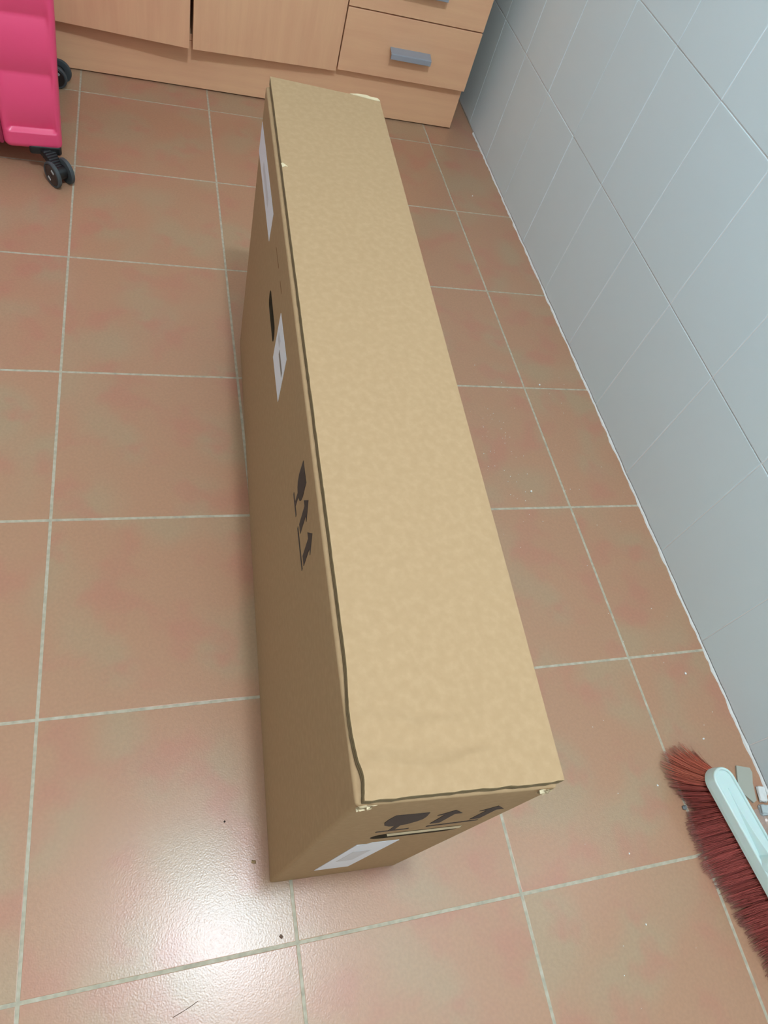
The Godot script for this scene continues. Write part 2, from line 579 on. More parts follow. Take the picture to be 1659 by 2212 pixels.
func carton() -> void:
	var o := thing("cardboard_box", "long narrow brown cardboard box standing upright on the tiled floor", "box")
	var left_len: float = (BOT[3] - BOT[0]).length()
	var near_len: float = (BOT[1] - BOT[0]).length()
	var left := func(u: float, h: float, lift: float) -> Vector3:
		return box_point(0.0, h / BOX_H, u / left_len) + Vector3(-0.9992, 0, -0.0405).normalized() * lift
	var near := func(u: float, h: float, lift: float) -> Vector3:
		return box_point(u / near_len, h / BOX_H, 0.0) + Vector3(-0.04, 0, 1).normalized() * lift
	# body: a hollow shell with two hand holes cut through it
	var csg := CSGCombiner3D.new()
	csg.name = "body"
	var outer := CSGMesh3D.new()
	outer.name = "outer"
	outer.mesh = box_hull(0.0, 0.0038, 4)
	outer.material = M.kraft
	csg.add_child(outer)
	var inner := CSGMesh3D.new()
	inner.name = "inner"
	inner.mesh = box_hull(0.006, 0.001, 1)
	inner.operation = CSGShape3D.OPERATION_SUBTRACTION
	inner.material = M.kraft_inside
	csg.add_child(inner)
	for e in [[left, 2.032, 1.180, 0.136, 0.041, Vector3(-1, 0, -0.0405)], [near, 0.318, 1.034, 0.140, 0.045, Vector3(-0.04, 0, 1)]]:
		var hole := CSGPolygon3D.new()
		hole.name = "hand_hole"
		var pts := stadium(e[3] * S, e[4] * S)
		hole.polygon = pts
		hole.depth = 0.05
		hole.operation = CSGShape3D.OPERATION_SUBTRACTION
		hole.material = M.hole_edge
		var n: Vector3 = e[5].normalized()
		var p: Vector3 = e[0].call(e[1], e[2], 0.02)
		var xaxis := Vector3.UP.cross(n).normalized()
		hole.transform = Transform3D(Basis(xaxis, Vector3.UP, n), p)
		csg.add_child(hole)
	o.add_child(csg, true)
	# lid: the last flap, hinged on the right, its raw edges a little in from the left and near sides
	var lid := lid_mesh()
	var lp := part("lid", lid[0], M.kraft, o)
	part("corrugated_edge", lid[1], M.raw_edge, lp, Vector3.ZERO, Vector3.ZERO, "raw corrugated edge of the lid")
	# flap folded in behind the near hand hole
	var st := new_st()
	var f := []
	for e in [[0.212, 1.085, 0.0004], [0.455, 1.085, 0.0004], [0.452, 1.066, 0.0016], [0.220, 1.062, 0.0016]]:
		f.append(near.call(e[0], e[1], e[2]))
	var fn: Vector3 = (f[1] - f[0]).cross(f[3] - f[0]).normalized()
	flat(st, f[0], f[1], f[2], f[3], fn if fn.z > 0 else -fn)
	var back := []
	for p in f:
		back.append(p + Vector3(0, 0.0004, -0.0015))
	flat(st, back[0], back[1], back[2], back[3], -fn if fn.z > 0 else fn)
	flat(st, f[2], f[3], back[3], back[2], Vector3.DOWN)
	part("hand_hole_flap", st.commit(), M.kraft_torn, o, Vector3.ZERO, Vector3.ZERO, "pale cardboard tab folded into the hand hole")
	# printed marks
	var ink := 0.0004
	var glass := PackedVector2Array([Vector2(1.054, 1.468), Vector2(0.966, 1.472), Vector2(0.961, 1.40), Vector2(0.966, 1.372), Vector2(0.978, 1.35), Vector2(0.998, 1.336), Vector2(1.020, 1.330), Vector2(1.040, 1.338), Vector2(1.053, 1.354), Vector2(1.060, 1.385)])
	var stem := PackedVector2Array([Vector2(1.022, 1.336), Vector2(1.006, 1.336), Vector2(1.008, 1.272), Vector2(1.026, 1.272)])
	var foot := PackedVector2Array([Vector2(1.066, 1.258), Vector2(1.066, 1.272), Vector2(0.974, 1.272), Vector2(0.974, 1.258)])
	part("fragile_glass_mark", join_plates([glass, stem, foot], left, ink), M.ink, o, Vector3.ZERO, Vector3.ZERO, "dark printed glass symbol on the long side")
	var arrow := func(c: float) -> PackedVector2Array:
		return PackedVector2Array([Vector2(c, 1.473), Vector2(c + 0.040, 1.412), Vector2(c + 0.018, 1.412), Vector2(c + 0.018, 1.303), Vector2(c - 0.018, 1.303), Vector2(c - 0.018, 1.412), Vector2(c - 0.040, 1.412)])
	for c in [0.900, 0.782]:
		part("up_arrow_mark", plate(arrow.call(c), left, ink), M.ink, o)
	part("arrow_base_line", plate(PackedVector2Array([Vector2(0.924, 1.266), Vector2(0.766, 1.266), Vector2(0.766, 1.280), Vector2(0.924, 1.280)]), left, ink), M.ink, o)
	# the same marks on the near end
	var glass2 := PackedVector2Array([Vector2(0.152, 1.402), Vector2(0.248, 1.398), Vector2(0.258, 1.335), Vector2(0.259, 1.30), Vector2(0.250, 1.272), Vector2(0.232, 1.240), Vector2(0.206, 1.224), Vector2(0.180, 1.230), Vector2(0.160, 1.254), Vector2(0.148, 1.30), Vector2(0.147, 1.345)])
	var stem2 := PackedVector2Array([Vector2(0.198, 1.232), Vector2(0.214, 1.232), Vector2(0.216, 1.150), Vector2(0.200, 1.150)])
	var foot2 := PackedVector2Array([Vector2(0.164, 1.135), Vector2(0.262, 1.140), Vector2(0.262, 1.152), Vector2(0.164, 1.147)])
	part("fragile_glass_mark", join_plates([glass2, stem2, foot2], near, ink), M.ink, o, Vector3.ZERO, Vector3.ZERO, "dark printed glass symbol on the near end")
	for c in [0.328, 0.453]:
		var a := PackedVector2Array()
		for p in [Vector2(-0.004, 1.393), Vector2(0.036, 1.334), Vector2(0.014, 1.334), Vector2(0.014, 1.198), Vector2(-0.016, 1.198), Vector2(-0.016, 1.334), Vector2(-0.038, 1.334)]:
			a.append(p + Vector2(c, 0))
		part("up_arrow_mark", plate(a, near, ink), M.ink, o)
	part("arrow_base_line", plate(PackedVector2Array([Vector2(0.318, 1.142), Vector2(0.474, 1.160), Vector2(0.474, 1.174), Vector2(0.318, 1.156)]), near, ink), M.ink, o)
	# faint scored marks on the long side
	for e in [[2.163, 2.039], [1.960, 1.890]]:
		part("score_mark", plate(PackedVector2Array([Vector2(e[0], 1.419), Vector2(e[1], 1.417), Vector2(e[1], 1.427), Vector2(e[0], 1.424)]), left, 0.0003), M.scuff, o)
	# stickers
	var s1 := part("paper_label", plate(PackedVector2Array([Vector2(3.075, 1.430), Vector2(2.356, 1.440), Vector2(2.378, 1.290), Vector2(3.087, 1.276)]), left, 0.0005), M.sticker, o, Vector3.ZERO, Vector3.ZERO, "long white label at the far end of the long side")
	var lift_left := func(u: float, h: float, l: float) -> Vector3: return left.call(u, h, l + 0.0005)
	part("faint_print", plate(PackedVector2Array([Vector2(2.85, 1.372), Vector2(2.55, 1.378), Vector2(2.55, 1.335), Vector2(2.85, 1.330)]), lift_left, 0.0002), M.sticker_print, s1)
	var s2 := part("paper_label", plate(PackedVector2Array([Vector2(1.830, 1.376), Vector2(1.577, 1.384), Vector2(1.588, 1.138), Vector2(1.842, 1.128)]), left, 0.0005), M.sticker, o, Vector3.ZERO, Vector3.ZERO, "white label beside the hand hole of the long side")
	part("print_stripe", plate(PackedVector2Array([Vector2(1.729, 1.256), Vector2(1.606, 1.256), Vector2(1.606, 1.281), Vector2(1.729, 1.281)]), lift_left, 0.0002), M.sticker_dark, s2)
	part("faint_print", plate(PackedVector2Array([Vector2(1.80, 1.272), Vector2(1.742, 1.278), Vector2(1.742, 1.316), Vector2(1.80, 1.310)]), lift_left, 0.0002), M.sticker_print, s2)
	var s3 := part("paper_label", plate(PackedVector2Array([Vector2(0.134, 0.281), Vector2(0.270, 0.270), Vector2(0.301, 0.913), Vector2(0.208, 0.918), Vector2(0.196, 0.895), Vector2(0.162, 0.903)]), near, 0.0005), M.sticker, o, Vector3.ZERO, Vector3.ZERO, "white label below the hand hole of the near end")
	var lift_near := func(u: float, h: float, l: float) -> Vector3: return near.call(u, h, l + 0.0005)
	part("faint_print", plate(PackedVector2Array([Vector2(0.175, 0.50), Vector2(0.235, 0.50), Vector2(0.25, 0.74), Vector2(0.188, 0.74)]), lift_near, 0.0002), M.sticker_print, s3)
	# a nick in the lid's left edge and peeled paper on its far edge
	var on_lid := func(u: float, v: float, l: float) -> Vector3: return Vector3(u * S, BOX_H * S + 0.0118 + l, v * S)
	part("paper_nick", plate(PackedVector2Array([Vector2(1.0095, 3.371), Vector2(1.016, 3.366), Vector2(1.026, 3.376), Vector2(1.035, 3.388), Vector2(1.024, 3.387), Vector2(1.012, 3.398)]), on_lid, 0.0009), M.kraft_torn, lp, Vector3.ZERO, Vector3.ZERO, "pale torn nick in the left edge of the lid")
	part("peeled_paper", plate(PackedVector2Array([Vector2(1.400, 2.7345), Vector2(1.440, 2.724), Vector2(1.482, 2.722), Vector2(1.500, 2.732), Vector2(1.535, 2.735), Vector2(1.5435, 2.757), Vector2(1.520, 2.757), Vector2(1.478, 2.749), Vector2(1.440, 2.742)]), on_lid, 0.0012), M.kraft_torn, lp, Vector3.ZERO, Vector3.ZERO, "pale peeled strip along the far edge of the lid")
	# torn corners
	torn(o, box_point(0.015, 0.993, 0.0), Vector3(0.013, 0.0, 0.0006), 5)
	torn(o, box_point(0.99, 0.993, 0.0), Vector3(-0.012, 0.0, 0.0006), 9)


func join_plates(list: Array, place: Callable, thick: float) -> ArrayMesh:
	var st := new_st()
	for pts in list:
		st.append_from(plate(pts, place, thick), 0, Transform3D.IDENTITY)
	return st.commit()


func torn(o: Node3D, at: Vector3, shift: Vector3, seed_: int) -> void:
	var r := RandomNumberGenerator.new()
	r.seed = seed_
	var st := new_st()
	for k in 11:
		var c := at + shift * r.randf() + Vector3(r.randf_range(-0.002, 0.002), r.randf_range(-0.005, 0.001), r.randf_range(-0.001, 0.001))
		var e := Vector3(r.randf_range(0.5, 1), r.randf_range(-0.4, 0.4), r.randf_range(-0.2, 0.2)).normalized() * r.randf_range(0.002, 0.0042)
		var f := Vector3(r.randf_range(-0.4, 0.4), r.randf_range(-0.4, 1), r.randf_range(0.1, 0.8)).normalized() * r.randf_range(0.0015, 0.003)
		var n := e.cross(f).normalized()
		if n.dot(Vector3(-0.5, 0.6, 0.6)) < 0:
			n = -n
		var t := n * 0.0006
		flat(st, c - e - f * 0.3, c + e * 0.8 - f, c + e + f * 0.5, c - e * 0.7 + f, n)
		flat(st, c - e - f * 0.3 - t, c + e * 0.8 - f - t, c + e + f * 0.5 - t, c - e * 0.7 + f - t, -n)
	part("torn_corner", st.commit(), M.kraft_torn, o, Vector3.ZERO, Vector3.ZERO, "frayed pale paper at a torn corner")


func lid_mesh() -> Array:
	# outline in tiles: left edge runs from near to far; the near-left corner is dented and lightly creased
	var top := new_st()
	var edge := new_st()
	var nu := 28
	var nv := 150
	var th := 0.0113
	var y0 := BOX_H * S + 0.0003
	var n := noise(131, 1.0, 2)
	var pts := []
	var at := func(u: float, v: float) -> Vector3:
		var nl := Vector2(0.9253, 5.7790)
		var nr := Vector2(1.4215, 5.8035)
		var fl := Vector2(1.0362, 2.692)
		var fr := Vector2(1.5440, 2.744)
		var p := nl.lerp(nr, u).lerp(fl.lerp(fr, u), v)
		# dent in the left edge near the corner, and small waviness of the raw cut
		var dz := v * 3.1
		p.x += (1.0 - u) ** 12 * (0.008 * exp(-pow((dz - 0.05) / 0.035, 2)) - 0.008 * exp(-pow((dz - 0.18) / 0.10, 2)) + 0.0012 * n.get_noise_1d(dz * 30.0))
		p.y += (1.0 - v) ** 40 * 0.003 * n.get_noise_1d(u * 9.0 + 40.0)
		var lift := 0.0
		# creases across the near end
		for c in [[0.185, 0.9, 0.016, 0.0020], [0.085, 1.25, 0.014, 0.0024], [0.125, 0.6, 0.010, -0.0014]]:
			var zc: float = c[0] - 0.03 * sin(u * 4.0 * c[1]) + 0.012 * n.get_noise_1d(u * 6.0 + c[0] * 100.0)
			lift += c[3] * exp(-pow((dz - zc) / c[2], 2)) * smoothstep(0.0, 0.05, u) * (1.0 - smoothstep(0.45, 0.85, u))
		lift += 0.0012 * sin(v * PI) * sin(u * PI)
		var w := p * S
		return Vector3(w.x, y0 + th + lift, w.y)
	for i in nu + 1:
		for j in nv + 1:
			var v := pow(float(j) / nv, 1.8)
			pts.append(at.call(float(i) / nu, v))
	var w := nv + 1
	var nors := []
	for i in nu + 1:
		for j in w:
			var a: Vector3 = pts[mini(i + 1, nu) * w + j] - pts[maxi(i - 1, 0) * w + j]
			var b: Vector3 = pts[i * w + mini(j + 1, nv)] - pts[i * w + maxi(j - 1, 0)]
			var c := a.cross(b).normalized()
			nors.append(c if c.y > 0 else -c)
	for i in nu:
		for j in nv:
			var k := [i * w + j, (i + 1) * w + j, (i + 1) * w + j + 1, i * w + j + 1]
			quad(top, [pts[k[0]], pts[k[1]], pts[k[2]], pts[k[3]]], [nors[k[0]], nors[k[1]], nors[k[2]], nors[k[3]]])
	var down := Vector3(0, -1, 0)
	var rim := []   # outline indices
	for j in range(nv, -1, -1):
		rim.append(j)
	for i in range(1, nu + 1):
		rim.append(i * w)
	for j in range(1, nv + 1):
		rim.append(nu * w + j)
	for i in range(nu - 1, -1, -1):
		rim.append(i * w + nv)
	for k in rim.size() - 1:
		var a: Vector3 = pts[rim[k]]
		var b: Vector3 = pts[rim[k + 1]]
		var side := (b - a).cross(down).normalized()
		var mid := (a + b) / 2 - Vector3(1.25 * S, 0, 4.2 * S)
		if side.dot(Vector3(mid.x * 6.0, 0, mid.z)) < 0:
			side = -side
		var a2 := Vector3(a.x, y0, a.z)
		var b2 := Vector3(b.x, y0, b.z)
		var right: bool = rim[k] >= nu * w and rim[k + 1] >= nu * w
		if right:
			flat(top, a, b, b2, a2, side)
			continue
		# raw edge of double corrugated board: paper, flutes, a gap, flutes
		var last := 0.0
		for band in [[0.09, Color(0.42, 0.31, 0.18)], [0.46, Color(0.27, 0.20, 0.10)], [0.54, Color(0.05, 0.035, 0.02)], [0.92, Color(0.25, 0.18, 0.09)], [1.0, Color(0.06, 0.04, 0.025)]]:
			edge.set_color(band[1])
			flat(edge, a.lerp(a2, last), b.lerp(b2, last), b.lerp(b2, band[0]), a.lerp(a2, band[0]), side)
			last = band[0]
	return [top.commit(), edge.commit()]


# ------------------------------------------------------------------ the kitchen cabinets
func cabinets() -> void:
	var back := -2.15
	# kickboard
	var kb := thing("kickboard", "long beech kickboard running under the kitchen cabinets", "kickboard")
	var kx0 := -0.36
	var kx1 := 3.24
	part("board", board(Vector3((kx1 - kx0) * S, 0.372 * S - 0.004, 0.016), 0.0008, true), M.wood, kb, Vector3((kx0 + kx1) / 2 * S, 0.186 * S + 0.002, -0.305 * S - 0.008))
	part("side_board", board(Vector3(0.016, 0.372 * S - 0.004, 0.54), 0.0008, true), M.wood, kb, Vector3(kx1 * S - 0.0082, 0.186 * S + 0.002, -0.305 * S - 0.0165 - 0.27))
	# units
	var yb := 0.378
	var yt := 2.40
	var zf := -0.297
	cabinet_shell(thing("base_cabinet", "beech base cabinet with two doors left slightly ajar", "cabinet"), -0.352, 2.046, yb, yt, zf, back, true)
	var dc := thing("drawer_cabinet", "beech drawer cabinet with metal bar handles next to the tiled wall", "cabinet")
	cabinet_shell(dc, 2.050, 3.237, yb, yt, zf, back, false)
	var bc: Node3D = get_node("base_cabinet")
	# doors
	var dh := (2.33 - 0.378) * S
	var thick := 0.056 * S
	var dl := Node3D.new()
	dl.name = "door"
	dl.position = g(-0.352, 0, -0.220)
	dl.rotation.y = -atan2(0.085, 1.186)
	bc.add_child(dl, true)
	part("door_panel", board(Vector3(1.186 * S, dh, thick), 0.0012), M.wood, dl, Vector3(1.186 / 2 * S, 0.385 * S + dh / 2, -thick / 2))
	part("hinge", board(Vector3(0.05, 0.03, 0.012)), M.steel, dl, Vector3(0.035, 0.60 * S, -thick - 0.007))
	var dr := Node3D.new()
	dr.name = "door"
	dr.position = g(2.043, 0, -0.237)
	dr.rotation.y = atan2(0.060, 1.186)
	bc.add_child(dr, true)
	part("door_panel", board(Vector3(1.186 * S, dh, thick), 0.0012), M.wood, dr, Vector3(-1.186 / 2 * S, 0.366 * S + dh / 2, -thick / 2))
	part("hinge", board(Vector3(0.05, 0.03, 0.012)), M.steel, dr, Vector3(-0.035, 0.60 * S, -thick - 0.007))
	# drawers, each a front with a bar handle and a tray behind it
	for k in 4:
		var y0 := 0.380 + 0.4865 * k
		var y1 := y0 + 0.477
		var d := Node3D.new()
		d.name = "drawer"
		d.position = g((2.053 + 3.234) / 2, (y0 + y1) / 2, -0.240)
		dc.add_child(d, true)
		part("drawer_front", board(Vector3((3.234 - 2.053) * S, (y1 - y0) * S, thick), 0.0010, true), M.wood, d, Vector3(0, 0, -thick / 2))
		part("drawer_tray", tray_mesh(0.35, 0.10, 0.45), M.white_plastic, d, Vector3(0, -0.01, -thick - 0.227))
		part("handle", handle_mesh(), M.aluminium, d, Vector3(0.0035 * S, -0.026 * S, 0.0), Vector3.ZERO, "brushed metal bar handle")
	# worktop
	var wt := part("worktop", board(Vector3((kx1 - kx0) * S + 0.02, 0.03, 0.62), 0.004), M.stone, self, Vector3((kx0 + kx1) / 2 * S + 0.0, yt * S + 0.0155, back * S + 0.315))
	tag(wt, "grey stone worktop lying across the beech cabinets", "worktop")


func tray_mesh(w: float, h: float, d: float) -> ArrayMesh:
	var st := new_st()
	rounded(st, Vector3(w, 0.008, d), 0.001, 1, Vector3(0, -h / 2, 0))
	for s in [-1, 1]:
		rounded(st, Vector3(0.012, h, d), 0.001, 1, Vector3(s * (w / 2 - 0.006), 0, 0))
		rounded(st, Vector3(w, h, 0.012), 0.001, 1, Vector3(0, 0, s * (d / 2 - 0.006)))
	return st.commit()


func cabinet_shell(o: Node3D, x0: float, x1: float, y0: float, y1: float, zf: float, zb: float, shelf: bool) -> void:
	var t := 0.016
	var h := (y1 - y0) * S
	var d := (zf - zb) * S
	var cz := (zf + zb) / 2 * S
	var cy := (y0 + y1) / 2 * S
	for x in [x0 * S + t / 2, x1 * S - t / 2]:
		part("side_panel", board(Vector3(t, h, d), 0.0008), M.wood, o, Vector3(x, cy, cz))
	var w := (x1 - x0) * S - 2 * t - 0.0004
	var cx := (x0 + x1) / 2 * S
	part("bottom_panel", board(Vector3(w, t, d), 0.0008, true), M.wood, o, Vector3(cx, y0 * S + t / 2, cz))
	part("back_panel", board(Vector3(w, h - 2 * t, 0.006), 0.0008), M.wood, o, Vector3(cx, cy, zb * S + 0.004))
	part("top_rail", board(Vector3(w, t, d), 0.0008, true), M.wood, o, Vector3(cx, y1 * S - t / 2, cz))
	if shelf:
		part("shelf", board(Vector3(w, t, d - 0.03), 0.0008, true), M.wood, o, Vector3(cx, cy, cz - 0.01))


func handle_mesh() -> ArrayMesh:
	# an L-shaped bar: a sloping top that meets the drawer, a flat front
	var st := new_st()
	var prof := [Vector2(0.0, 0.0125), Vector2(0.022, 0.0065), Vector2(0.0235, 0.0065), Vector2(0.0265, 0.0045), Vector2(0.0265, -0.0075), Vector2(0.0255, -0.0085), Vector2(0.0225, -0.0085), Vector2(0.0225, 0.003), Vector2(0.0, 0.008)]
	var half := 0.0595
	for k in prof.size():
		var p: Vector2 = prof[k]
		var q: Vector2 = prof[(k + 1) % prof.size()]
		var d := q - p
		var n := Vector3(0, d.x, -d.y).normalized()
		flat(st, Vector3(-half, p.y, p.x), Vector3(half, p.y, p.x), Vector3(half, q.y, q.x), Vector3(-half, q.y, q.x), n)
	var idx := Geometry2D.triangulate_polygon(PackedVector2Array(prof))
	for s in [-1.0, 1.0]:
		for k in range(0, idx.size(), 3):
			var v := []
			for j in 3:
				var p: Vector2 = prof[idx[k + j]]
				v.append(Vector3(s * half, p.y, p.x))
			var n := Vector3(s, 0, 0)
			tri(st, v[0], v[1], v[2], n, n, n)
	return st.commit()


# ------------------------------------------------------------------ the suitcase
func suitcase() -> void:
	var turn := deg_to_rad(4.5)
	var base := g(0.010, 0, 1.13)       # under the near right corner
	var o := thing("suitcase", "bright pink hard-shell suitcase on black double wheels", "suitcase", base, turn)
	var wide := 0.284        # two shells side by side
	var deep := 0.395
	var y0 := 0.056
	var y1 := 0.70
	for s in 2:
		var sw := wide / 2 - 0.004
		var cx := -sw / 2 - (0.0 if s == 0 else wide / 2 + 0.004)
		part("shell", shell_mesh(Vector3(sw, y1 - y0, deep), s == 0), M.pink, o, Vector3(cx, (y0 + y1) / 2, -deep / 2))
	var st := new_st()
	rounded(st, Vector3(0.0095, y1 - y0 - 0.012, deep - 0.012), 0.004, 2)
	part("zipper_band", st.commit(), M.zip, o, Vector3(-wide / 2, (y0 + y1) / 2, -deep / 2))
	var hs := new_st()
	rounded(hs, Vector3(0.02, 0.022, 0.16), 0.008, 3, Vector3(0, 0.03, 0))
	for s in [-1, 1]:
		rounded(hs, Vector3(0.018, 0.032, 0.02), 0.005, 2, Vector3(0, 0.014, s * 0.07))
	part("carry_handle", hs.commit(), M.black, o, Vector3(-wide / 2, y1 - 0.002, -deep / 2))
	caster(o, Vector3(-0.032, 0, 0.034), deg_to_rad(33), Vector3(-0.056, 0, -0.012))
	caster(o, Vector3(-0.022, 0, -0.392), deg_to_rad(70), Vector3(-0.054, 0, -deep + 0.045))
	caster(o, Vector3(-wide + 0.035, 0, 0.0), deg_to_rad(-40), Vector3(-wide + 0.045, 0, -0.035))
	caster(o, Vector3(-wide + 0.035, 0, -0.365), deg_to_rad(30), Vector3(-wide + 0.05, 0, -deep + 0.06))


func shell_mesh(size: Vector3, outer_right: bool) -> ArrayMesh:
	var h := size / 2
	var ledges := [-0.281, -0.162, -0.052, 0.057, 0.166, 0.275]
	var sgn := 1.0 if outer_right else -1.0
	var widen := func(p: Vector3, _n: Vector3) -> Vector3:   # the shell is a little narrower towards the wheels
		var w := maxf(p.x * sgn, 0.0) / h.x
		return p + Vector3(sgn * 0.020 * w * (smoothstep(-0.34, 0.06, p.y) - 1.0), 0, 0)
	var bend := func(p: Vector3, n: Vector3) -> Vector3:
		# pillowed panels sunk into a frame, on the narrow faces (z) and the broad outer face (x)
		var along := p.x
		var lim_a := h.x - 0.011
		var face := absf(n.z)
		if absf(n.x) > absf(n.z):
			along = p.z
			lim_a = h.z - 0.02
			face = absf(n.x)
		if face < 0.7:
			return widen.call(p, n)
		var y := p.y
		var inside := (1.0 - smoothstep(lim_a - 0.010, lim_a + 0.004, absf(along))) * smoothstep(-0.288, -0.281, y) * (1.0 - smoothstep(0.275, 0.285, y))
		var depth := 0.0
		for k in 5:
			var a: float = ledges[k]
			var b: float = ledges[k + 1]
			if y >= a and y <= b:
				var t := (y - a) / (b - a)
				depth = 0.0110 - 0.0095 * (1.0 - pow(absf(2.0 * t - 1.0), 2.0))
		return widen.call(p - n * depth * inside * smoothstep(0.7, 1.0, face), n)
	var st := new_st()
	rounded(st, size, 0.016, 5, Vector3.ZERO, Vector3i(30, 150, 26), false, Vector2.ZERO, bend)
	return st.commit()


func caster(o: Node3D, at: Vector3, turn: float, mount: Vector3) -> void:
	# two discs side by side on one axle, a black fork above
	var c := Node3D.new()
	c.name = "caster_wheel"
	c.position = Vector3(at.x, 0.0, at.z)
	c.rotation.y = turn
	o.add_child(c, true)
	var r := 0.0280
	var side := Basis(Vector3(0, 0, 1), PI / 2)
	for s in [-1.0, 1.0]:
		var st := new_st()
		lathe(st, [Vector2(0.0, -0.0045), Vector2(r * 0.8, -0.0045), Vector2(r - 0.001, -0.004), Vector2(r, -0.002), Vector2(r, 0.003), Vector2(r - 0.0015, 0.0045), Vector2(r * 0.86, 0.0045), Vector2(r * 0.84, 0.0035), Vector2(0.0, 0.0035)], 40, Basis(Vector3(0, 0, 1), -PI / 2 * s), Vector3(s * 0.0165, r, 0))
		var w := part("wheel", st.commit(), M.rubber, c)
		var hs := new_st()
		lathe(hs, [Vector2(r * 0.83, 0.0036), Vector2(r * 0.80, 0.0046), Vector2(0.004, 0.0050), Vector2(0.003, 0.0058), Vector2(0.0, 0.0058)], 32, Basis(Vector3(0, 0, 1), -PI / 2 * s), Vector3(s * 0.0165, r, 0))
		part("hub", hs.commit(), M.hub, w)
		for q in 2:
			var sp := new_st()
			rounded(sp, Vector3(0.001, 0.0055, 0.010), 0.0004, 1, Vector3(0, 0.0135, 0))
			part("hub_inlay", sp.commit(), M.spoke, w, Vector3(s * 0.0216, r, 0), Vector3(deg_to_rad(35.0) + PI * q, 0, 0))
	var ax := new_st()
	lathe(ax, [Vector2(0.0, -0.0125), Vector2(0.0145, -0.0125), Vector2(0.0145, 0.0125), Vector2(0.0, 0.0125)], 24, side, Vector3(0, r, 0))
	part("axle", ax.commit(), M.black, c)
	var fk := new_st()
	# the fork: a block that leans from the axle up to the swivel
	var up := (mount - at).rotated(Vector3.UP, -turn)
	for k in 9:
		var f := k / 8.0
		rounded(fk, Vector3(lerpf(0.017, 0.030, f), 0.012, lerpf(0.022, 0.034, f)), 0.004, 2, Vector3(up.x * f, r + 0.004 + f * 0.022, up.z * f))
	part("fork", fk.commit(), M.black, c)
	var hb := new_st()
	rounded(hb, Vector3(0.066, 0.022, 0.060), 0.006, 3)
	part("wheel_housing", hb.commit(), M.black, o, Vector3(mount.x, 0.0565, mount.z - 0.018))


